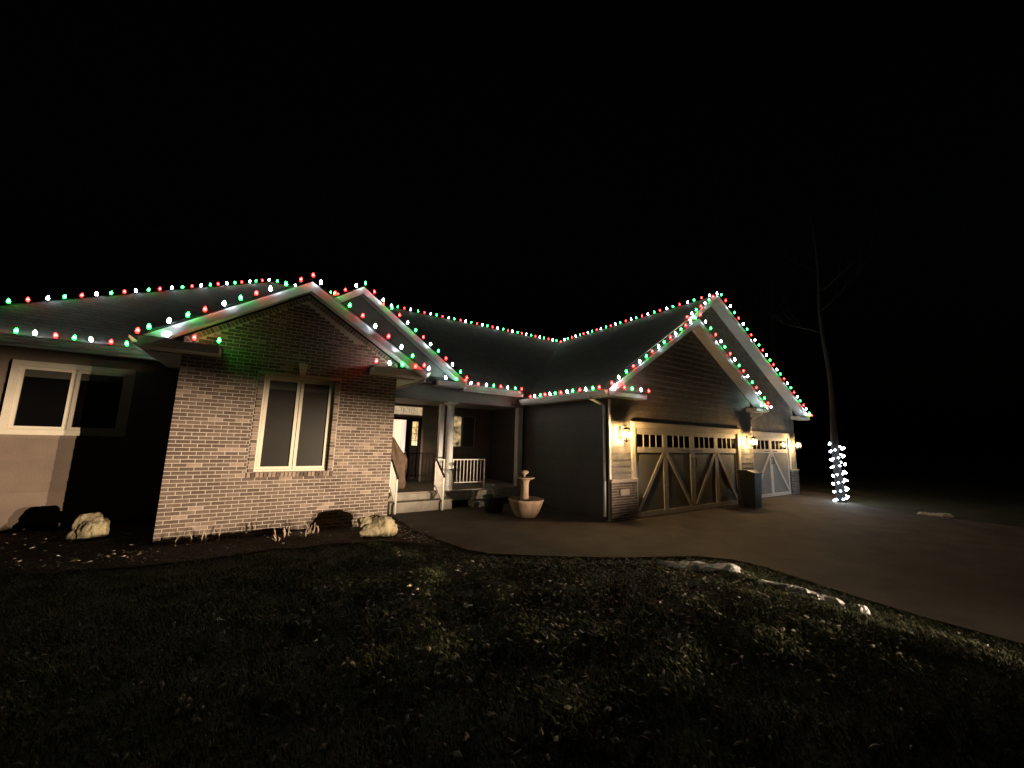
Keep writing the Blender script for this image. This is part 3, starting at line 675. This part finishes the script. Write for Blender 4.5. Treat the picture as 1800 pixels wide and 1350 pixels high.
# ------------------------------------------------------------------ fountain, planter, bin
fx, fy = 7.52, -0.15
fo = empty('fountain', (fx, fy, -0.12), 'tan stone fountain with lobed basin, slim pedestal and small upper bowl', 'fountain')
lob = lambda t, z: 1.0+0.07*abs(math.sin(2*t+0.4))-0.03
MB().lathe([(0.27, 0.0), (0.285, 0.025), (0.345, 0.12), (0.405, 0.26), (0.45, 0.39), (0.475, 0.44), (0.465, 0.462), (0.42, 0.45), (0.37, 0.33), (0.1, 0.325)], (fx, fy, -0.12), 64, 0, lob).build('basin', 'fountain_stone', fo, True)
MB().lathe([(0.16, 0.33), (0.15, 0.38), (0.115, 0.44), (0.105, 0.60), (0.105, 0.86), (0.125, 0.93), (0.15, 0.95)], (fx-0.05, fy, -0.12), 24, 0, lambda t, z: 1+0.05*math.cos(10*t)).build('pedestal', 'fountain_stone', fo, True)
MB().lathe([(0.12, 0.951), (0.16, 0.965), (0.235, 0.995), (0.27, 1.015), (0.265, 1.03), (0.16, 1.0), (0.05, 0.99)], (fx-0.05, fy, -0.12), 40).build('upper_bowl', 'fountain_stone', fo, True)
fi = MB().lathe([(0.03, 0.99), (0.025, 1.06), (0.035, 1.09), (0.10, 1.13), (0.12, 1.17), (0.09, 1.20), (0.03, 1.215)], (fx-0.07, fy, -0.12), 20); fi.build('finial', 'fountain_stone', fo, True)
pl = empty('planter', (7.05, 0.75, -0.12), 'dark round planter half hidden behind the fountain', 'planter')
MB().lathe([(0.20, 0), (0.24, 0.02), (0.30, 0.38), (0.33, 0.41), (0.32, 0.44), (0.28, 0.42), (0.05, 0.36)], (7.05, 0.75, -0.12), 28).build('pot', 'planter_dark', pl, True)
tw = MB()
for i in range(16):
    a = random.uniform(0, 6.28); h_ = random.uniform(.15, .38); s_ = random.uniform(.08, .28)
    tw.tube([(7.05, 0.75, 0.22), (7.05+s_*.5*math.cos(a), .75+s_*.5*math.sin(a), .26+h_*.7), (7.05+s_*math.cos(a), .75+s_*math.sin(a), .24+h_)], [0.006, 0.004, 0.002], 4)
tw.build('dry_stems', 'stalk', pl)
bx, by = 15.55, -2.18
bn = empty('wheeled_bin', (bx, by, -0.12), 'tall black wheeled bin standing between the two garage doors', 'bin')
body = MB(); a, b = 0.21, 0.255
body.add([(bx-a, by-a, -0.06), (bx+a, by-a, -0.06), (bx+a, by+a, -0.06), (bx-a, by+a, -0.06), (bx-b, by-b, 0.98), (bx+b, by-b, 0.98), (bx+b, by+b, 0.98), (bx-b, by+b, 0.98)], [(0,3,2,1),(4,5,6,7),(0,1,5,4),(1,2,6,5),(2,3,7,6),(3,0,4,7)]); body.box(bx-a, bx+a, by-a, by-a+.1, -0.12, -0.061)
body.build('body', 'bin_plastic', bn)
MB().prism([(bx-b-.02, by-b-.03, 0.981), (bx-b-.02, by+b+.02, 0.981), (bx-b-.02, by+b+.02, 1.08), (bx-b-.02, by, 1.10), (bx-b-.02, by-b-.03, 1.02)], (2*b+.04, 0, 0)).build('lid', 'bin_plastic', bn)
for sx in (-1, 1): MB().tube([(bx+sx*(a-.02), by+a+.02, -0.02), (bx+sx*(a+.05), by+a+.02, -0.02)], 0.10, 16).build('wheel', 'black_metal', bn)
MB().tube([(bx-.2, by+b+.02, 1.0), (bx-.2, by+b+.08, 1.0), (bx+.2, by+b+.08, 1.0), (bx+.2, by+b+.02, 1.0)], 0.014, 6).build('handle', 'black_metal', bn)

# draped brown bundle by the front door
bd = MB(); n = 40; prof = [(0.30, 0), (0.33, .12), (0.30, .35), (0.31, .62), (0.29, .88), (0.22, 1.06), (0.13, 1.28), (0.07, 1.48), (0.02, 1.55)]
bd.lathe([(r, z) for r, z in prof], (4.92, 3.1, FZ), n, 0, lambda t, z: 1+0.10*math.sin(5*t+z*2)+0.05*math.sin(11*t-z*5))
bd.v = [(a-max(0, c-1.25)*0.30, b, c) for a, b, c in bd.v]
tag(bd.build('draped_bundle', 'burlap', None, True), 'brown draped bundle standing on the porch beside the front door', 'bundle')

# ------------------------------------------------------------------ boulders
def boulder(c, r, seed, label):
    rg = np.random.default_rng(seed); import bmesh
    bm = bmesh.new(); bmesh.ops.create_icosphere(bm, subdivisions=5, radius=1)
    planes = rg.normal(0, 1, (11, 3)); planes /= np.linalg.norm(planes, axis=1)[:, None]; cut = rg.uniform(0.62, 0.92, 11)
    ph = rg.uniform(0, 6, (9, 3)); kk = rg.normal(0, 3.0, (9, 3))
    for v in bm.verts:
        p = np.array(v.co)
        for q, d in zip(planes, cut):
            e = p@q-d
            if e > 0: p = p-q*e*0.95
        p = p*(1+0.02*sum(math.sin(p@a+b[0]) for a, b in zip(kk, ph)))
        q_ = Vector(p.tolist())+Vector((seed*3.1, 0, 0)); f_ = 0.16*mnoise.noise(q_*1.6)+0.09*mnoise.noise(q_*3.7)+0.045*mnoise.noise(q_*8.0)+0.022*mnoise.noise(q_*17.0)-0.10*max(0, 0.16-abs(mnoise.noise(q_*1.1+Vector((5, 2, 1)))))/0.16
        p = p*(1+f_)
        v.co = (p[0]*r[0], p[1]*r[1], max(p[2], -0.55)*r[2])
    me = bpy.data.meshes.new('boulder'); bm.to_mesh(me); bm.free(); me.materials.append(MAT['boulder']); me.polygons.foreach_set('use_smooth', [True]*len(me.polygons))
    o = bpy.data.objects.new('boulder', me); COL.objects.link(o); o.location = c; return tag(o, label, 'boulder', None)
boulder((3.36, -0.95, gz(3.36, -.95)+0.13), (0.40, 0.30, 0.31), 5, 'rounded tan boulder against the brick wall beside the walk')
boulder((-0.98, 0.95, gz(-.98, .95)+0.13), (0.26, 0.24, 0.33), 9, 'tan boulder in the bed left of the brick wing')

# ------------------------------------------------------------------ planting bed
bed = [(-6.0, 2.15), (-6.0, 0.2), (-3.6, -0.2), (-1.6, -0.75), (-0.2, -1.2), (1.2, -1.30), (2.6, -1.45), (3.9, -1.75), (4.5, -1.75), (4.33, -0.6), (4.30, 1.6), (3.86, 1.7), (3.86, -0.02), (-0.02, -0.02), (-0.02, 2.15)]
BV = np.array(bed); BE = np.roll(BV, -1, 0)
def in_bed(P):
    ins = np.zeros(len(P), bool)
    for a, b in zip(BV, BE):
        if a[1] != b[1]: ins ^= ((a[1] > P[:, 1]) != (b[1] > P[:, 1])) & (P[:, 0] < (b[0]-a[0])*(P[:, 1]-a[1])/(b[1]-a[1])+a[0])
    return ins
gx = np.arange(-6, 4.6, 0.09); gy = np.arange(-1.9, 2.2, 0.09); GXm, GYm = np.meshgrid(gx, gy); PP = np.stack([GXm.ravel(), GYm.ravel()], 1)
zz = ground_z(PP)+0.012+0.012*RNG.random(len(PP)); zz += 0.10*np.exp(-(((PP[:, 0]-2.0)/0.35)**2+((PP[:, 1]+0.55)/0.3)**2))
ok = in_bed(PP); nn = len(gx); m = MB(); m.v = [(a, b, c) for (a, b), c in zip(PP.tolist(), zz.tolist())]
for j in range(len(gy)-1):
    for i in range(nn-1):
        q = (j*nn+i, j*nn+i+1, (j+1)*nn+i+1, (j+1)*nn+i)
        if ok[list(q)].sum() >= 3: m.f.append(q); m.mi.append(0); m.t.append((1, 1, 1))
tag(m.build('planting_bed', 'mulch'), 'dark mulched planting bed along the foot of the walls', kind='structure')
def scatter_chips(n, sel, size, name, label, cols, mt='chips', zoff=0.02, lift=0.02):
    P = RNG.uniform([-5, -1.9], [4.6, 2.1], (n*6, 2)); P = P[in_bed(P)]; P = P[sel(P)][:n]
    z = ground_z(P)+zoff; m = MB()
    for (x_, y_), z_ in zip(P.tolist(), z.tolist()):
        s = random.uniform(*size); a = random.uniform(0, 6.28); t = random.uniform(-.7, .7)
        u = Vector((math.cos(a), math.sin(a), math.sin(t)*.5))*s; w = Vector((-math.sin(a), math.cos(a), random.uniform(-.5, .5)))*s*random.uniform(.25, .6); c = Vector((x_, y_, z_+random.uniform(0, lift)))
        h = Vector((0, 0, s*.25)); cc = random.choice(cols); k = random.uniform(.6, 1.2)
        m.add([c-u, c-w, c+u, c+w, c+h], [(0, 1, 4), (1, 2, 4), (2, 3, 4), (3, 0, 4), (3, 2, 1, 0)], 0, tuple(q*k for q in cc))
    return tag(m.build(name, mt), label, kind='stuff')
scatter_chips(5000, lambda P: P[:, 0] > -9, (0.012, 0.035), 'wood_chips', 'dark wood chips covering the planting bed', [(.07, .045, .03), (.10, .07, .05), (.05, .035, .025)])
scatter_chips(520, lambda P: ((P[:, 0] > 3.55) & (P[:, 1] < 0)) | ((P[:, 0] < 0.3) & (P[:, 1] < -0.45) & (P[:, 0] > -1.6)) | (RNG.random(len(P)) < 0.12), (0.014, 0.038), 'dead_leaves', 'pale dead leaves and twigs scattered over the bed', [(.50, .42, .34), (.42, .33, .25), (.60, .55, .50)], zoff=0.045, lift=0.09)
def stubble(cx, cy, n, sp, label):
    z0 = gz(cx, cy); o = empty('cut_perennial', (cx, cy, z0), label, 'plant', 'cut back plants in the bed')
    for i in range(n):
        x_, y_ = cx+random.gauss(0, sp), cy+random.gauss(0, sp*.6); h = random.uniform(.12, .28)
        MB().tube([(x_, y_, z0-.02), (x_+random.uniform(-.02, .02), y_, z0+h*.6), (x_+random.uniform(-.05, .05), y_+random.uniform(-.03, .03), z0+h)], [0.010, 0.009, 0.006], 5).build('stem', 'stalk', o)
stubble(1.95, -0.72, 7, 0.10, 'cluster of cut pale stems in front of the brick wall'); stubble(1.70, -0.95, 5, 0.10, 'smaller cluster of short cut stems at the bed edge'); stubble(2.32, -0.55, 9, 0.09, 'cluster of tall cut stems nearest the boulder shadow')
stubble(0.55, -0.30, 6, 0.16, 'flattened dry stems at the foot of the brick corner')

# ------------------------------------------------------------------ snow, leaves on the lawn
def snow_patch(c, L_, Wd, ang, seed, label, h=0.05):
    rg = np.random.default_rng(seed); n, k = 30, 9; m = MB(); ca, sa = math.cos(ang), math.sin(ang); vs = []
    ph = rg.uniform(0, 6.28, 6)
    for j in range(k):
        for i in range(n):
            t = 2*math.pi*i/n; rr = 1+0.18*math.sin(2*t+ph[0])+0.14*math.sin(5*t+ph[1])+0.09*math.sin(9*t+ph[2])
            q = (1-j/(k-1))*rr if j < k-1 else 0.001
            x_, y_ = q*L_/2*math.cos(t), q*Wd/2*math.sin(t); X_, Y_ = c[0]+x_*ca-y_*sa, c[1]+x_*sa+y_*ca
            e = j/(k-1); z_ = h*(math.sqrt(min(1, e*2.5)))*(0.75+0.5*math.sin(7*X_+ph[3])*math.sin(9*Y_+ph[4])) + (0.05*rg.random() if j else -0.03)
            vs.append((X_, Y_, z_))
    zz = ground_z(np.array([(a, b) for a, b, _ in vs])); vs = [(a, b, max(z_, -0.135)+q) for (a, b, q), z_ in zip(vs, zz)]
    fs = [(j*n+i, j*n+(i+1) % n, (j+1)*n+(i+1) % n, (j+1)*n+i) for j in range(k-1) for i in range(n)]
    o = m.add(vs, fs).build('snow_patch', 'snow', None, False); return tag(o, label, 'snow', 'old snow patches')
snow_patch((7.36, -5.16), 1.12, 0.52, -1.0, 1, 'largest crusty snow remnant on the lawn near the curve of the driveway', 0.06)
snow_patch((7.48, -6.42), 0.85, 0.38, -1.12, 2, 'wrinkled snow remnant on the lawn edge beside the straight driveway', 0.05)
snow_patch((7.36, -7.06), 0.22, 0.16, -1.2, 3, 'small scrap of snow next to the wrinkled remnant', 0.06)
snow_patch((19.6, -5.8), 0.9, 0.25, -1.1, 4, 'narrow strip of snow at the far edge of the driveway', 0.05)
def lawn_leaf(x_, y_, s, m_, label):
    z_ = gz(x_, y_)+0.07; q = MB(); a = random.uniform(0, 3); n = 10; vs = [(x_, y_, z_+s*.18)]
    for i in range(n):
        t = 2*math.pi*i/n; r = s*(1 if i % 2 else .75); u, v = r*math.cos(t), r*.6*math.sin(t)
        vs.append((x_+u*math.cos(a)-v*math.sin(a), y_+u*math.sin(a)+v*math.cos(a), z_+s*.3*math.sin(t*2+a)))
    vs.append((x_, y_, z_-s*.1))
    q.add(vs, [(0, 1+i, 1+(i+1) % n) for i in range(n)]+[(n+1, 1+(i+1) % n, 1+i) for i in range(n)])
    tag(q.build('fallen_leaf', m_, None), label, 'leaf', None)
lawn_leaf(3.36, -4.89, .055, 'paper', 'bright pale curled leaf alone on the dark lawn')
lawn_leaf(2.96, -4.14, .032, 'leaf_dry', 'small tan leaf lying beside another on the lawn, wider one'); lawn_leaf(3.0, -4.31, .026, 'leaf_dry', 'smaller tan leaf upright beside the wider one on the lawn')
lawn_leaf(1.89, -4.84, .022, 'leaf_dry', 'single tiny tan leaf on the darkest part of the lawn'); lawn_leaf(5.22, -5.95, .03, 'paper', 'tiny pale leaf on the lawn toward the snow remnants')

# grass blades
def grass(n):
    P = RNG.uniform([-6, -9.4], [9.0, -0.3], (n*2, 2)); d = drive_dist(P); D = np.hypot(P[:, 0]-CAM.x, P[:, 1]-CAM.y)
    rel = P-np.array([CAM.x, CAM.y]); vis = rel@np.array([.549, .836]) > -0.2
    keep = (d > 0.0) & ~in_bed(P) & vis & (RNG.random(len(P)) < np.clip(1.25-D/11, .25, 1)); P = P[keep][:n]; N = len(P)
    z = ground_z(P); cl = np.sin(P[:, 0]*5.1+np.sin(P[:, 1]*4.3)*1.7)*np.sin(P[:, 1]*5.7+np.sin(P[:, 0]*3.9)*1.9)
    h = RNG.uniform(.018, .05, N)*(1+.45*cl); a = RNG.uniform(0, 2*np.pi, N); w = RNG.uniform(.002, .0045, N); lean = RNG.uniform(.3, 1.3, N)*h
    la = 2.6+1.2*cl+RNG.normal(0, .9, N)
    base = np.stack([P[:, 0], P[:, 1], z-.006], 1); u = np.stack([np.cos(a)*w, np.sin(a)*w, 0*w], 1)
    mid = base+np.stack([np.cos(la)*lean*.35, np.sin(la)*lean*.35, h*.65], 1); tip = base+np.stack([np.cos(la)*lean, np.sin(la)*lean, h], 1)
    V = np.stack([base-u, base+u, mid+u*.8, mid-u*.8, tip], 1).reshape(-1, 3)
    me = bpy.data.meshes.new('grass'); me.vertices.add(len(V)); me.vertices.foreach_set('co', V.ravel())
    i5 = np.arange(N)*5; quads = np.stack([i5, i5+1, i5+2, i5+3], 1); tris = np.stack([i5+3, i5+2, i5+4], 1)
    loops = np.concatenate([quads.ravel(), tris.ravel()]); me.loops.add(len(loops)); me.loops.foreach_set('vertex_index', loops)
    me.polygons.add(2*N); me.polygons.foreach_set('loop_start', np.concatenate([np.arange(N)*4, 4*N+np.arange(N)*3]))
    me.update(calc_edges=True)
    g1 = np.array([.042, .062, .020]); g2 = np.array([.105, .108, .050]); t = np.clip(RNG.beta(1.3, 3.5, N)+.18*cl, 0, 1)
    c = g1+(g2-g1)*t[:, None]; c = np.concatenate([c, np.ones((N, 1))], 1)
    at = me.attributes.new('tint', 'FLOAT_COLOR', 'FACE'); at.data.foreach_set('color', np.concatenate([c, c]).ravel())
    me.materials.append(MAT['grass']); me.validate()
    o = bpy.data.objects.new('grass', me); COL.objects.link(o); tag(o, 'matted dark winter grass of the front lawn', kind='stuff')
grass(240000)

def litter(n):
    P = RNG.uniform([-1, -9.2], [8.6, -1.9], (n*3, 2)); d = drive_dist(P); dens = np.clip(np.exp(-((P[:, 0]-5.8)/3.2)**2)+.08, 0, 1)*np.exp(-((P[:, 1]+4.6)/2.2)**2)
    P = P[(d > 0.05) & ~in_bed(P) & (RNG.random(len(P)) < dens)][:n]; z = ground_z(P); m = MB()
    for (x_, y_), z_ in zip(P.tolist(), z.tolist()):
        s = random.uniform(.015, .042); a = random.gauss(2.3, .8); t = random.uniform(-.5, .5); c = Vector((x_, y_, z_+random.uniform(.02, .045)))
        u = Vector((math.cos(a), math.sin(a), t))*s; w = Vector((-math.sin(a), math.cos(a), random.uniform(-.6, .6)))*s*random.uniform(.35, .6); h = Vector((0, 0, s*random.uniform(.1, .4)))
        k = random.uniform(.5, 1.3); cc = random.choice([(.085, .080, .052), (.10, .095, .070), (.065, .072, .034), (.13, .12, .10)])
        m.add([c-u, c-w*.8+h*.3, c+u*.9, c+w, c+h], [(0, 1, 4), (1, 2, 4), (2, 3, 4), (3, 0, 4)], 0, tuple(q*k for q in cc))
    tag(m.build('leaf_litter', 'chips'), 'matted fallen leaves strewn through the lawn', kind='stuff')
litter(5200)

# ------------------------------------------------------------------ bare trees
def bare_tree(x_, y_, h, r, lean, seed, label):
    rg = random.Random(seed); z0 = gz(x_, y_); t = empty('bare_tree', (x_, y_, z0), label, 'tree', None)
    n = 14; path = [(x_+lean*(i/n)**1.3*h+0.05*math.sin(i*1.3), y_+0.05*math.sin(i*.9), z0-0.1+h*i/n) for i in range(n+1)]
    rad = [r*(1.25 if i == 0 else 1)*(1-0.8*i/n) for i in range(n+1)]
    MB().tube(path, rad, 14).build('trunk', 'bark', t, True)
    c = MB()
    def limb(p, d, L_, rr, lev):
        q = [p]; dd = d.copy()
        for i in range(5):
            dd = (dd+Vector((rg.uniform(-.25, .25), rg.uniform(-.25, .25), rg.uniform(-.05, .25)))).normalized(); q.append(q[-1]+dd*L_/5)
        c.tube(q, [rr*(1-.16*i) for i in range(6)], 6 if lev == 0 else 4)
        if lev < 2:
            for i in range(2, 6):
                for _ in range(2 if lev == 0 else 1): limb(q[i], (dd+Vector((rg.uniform(-1, 1), rg.uniform(-1, 1), rg.uniform(-.2, .7)))).normalized(), L_*.5, rr*.4, lev+1)
    for i in range(8, n+1):
        for _ in range(1):
            a = rg.uniform(0, 6.28); limb(Vector(path[i]), Vector((math.cos(a), math.sin(a), rg.uniform(.3, .9))).normalized(), rg.uniform(1.3, 2.6)*h/11*(1.3-i/n*.6), rad[i]*.5, 0)
    c.build('crown', 'bark', t, True); return t
bare_tree(20.15, -3.28, 12.0, 0.135, -0.035, 3, 'tall bare tree wrapped in white lights beyond the garage corner')
bare_tree(27.5, 1.5, 14.0, 0.24, 0.01, 8, 'bare tree standing behind the garage roof')
tz = gz(20.15, -3.28)
ts = empty('light_string', (20.15, -3.28, tz), 'cool white lights wound round the lower trunk of the bare tree', 'string lights', None)
mm = MB().lathe([(0.004, -.03), (0.032, -.015), (0.036, 0.0), (0.024, .02), (0.004, .032)], (0, 0, 0), 8).mesh('bulb', 'mini_white', True)
cp = []
for i in range(160):
    a = i/160*2*math.pi*7.5; cp.append((20.15-0.01+0.185*math.cos(a), -3.28+0.185*math.sin(a), tz+0.06+2.28*i/159))
MB().tube(cp, 0.006, 4).build('wire', 'wire', ts)
for i in range(54):
    a = i/54*2*math.pi*7.5+random.uniform(-.2, .2); zz_ = tz+.06+2.26*i/53
    o = bpy.data.objects.new('bulb', mm); COL.objects.link(o); o.parent = ts; o.location = (0.215*math.cos(a)-.02, 0.215*math.sin(a), zz_-tz)
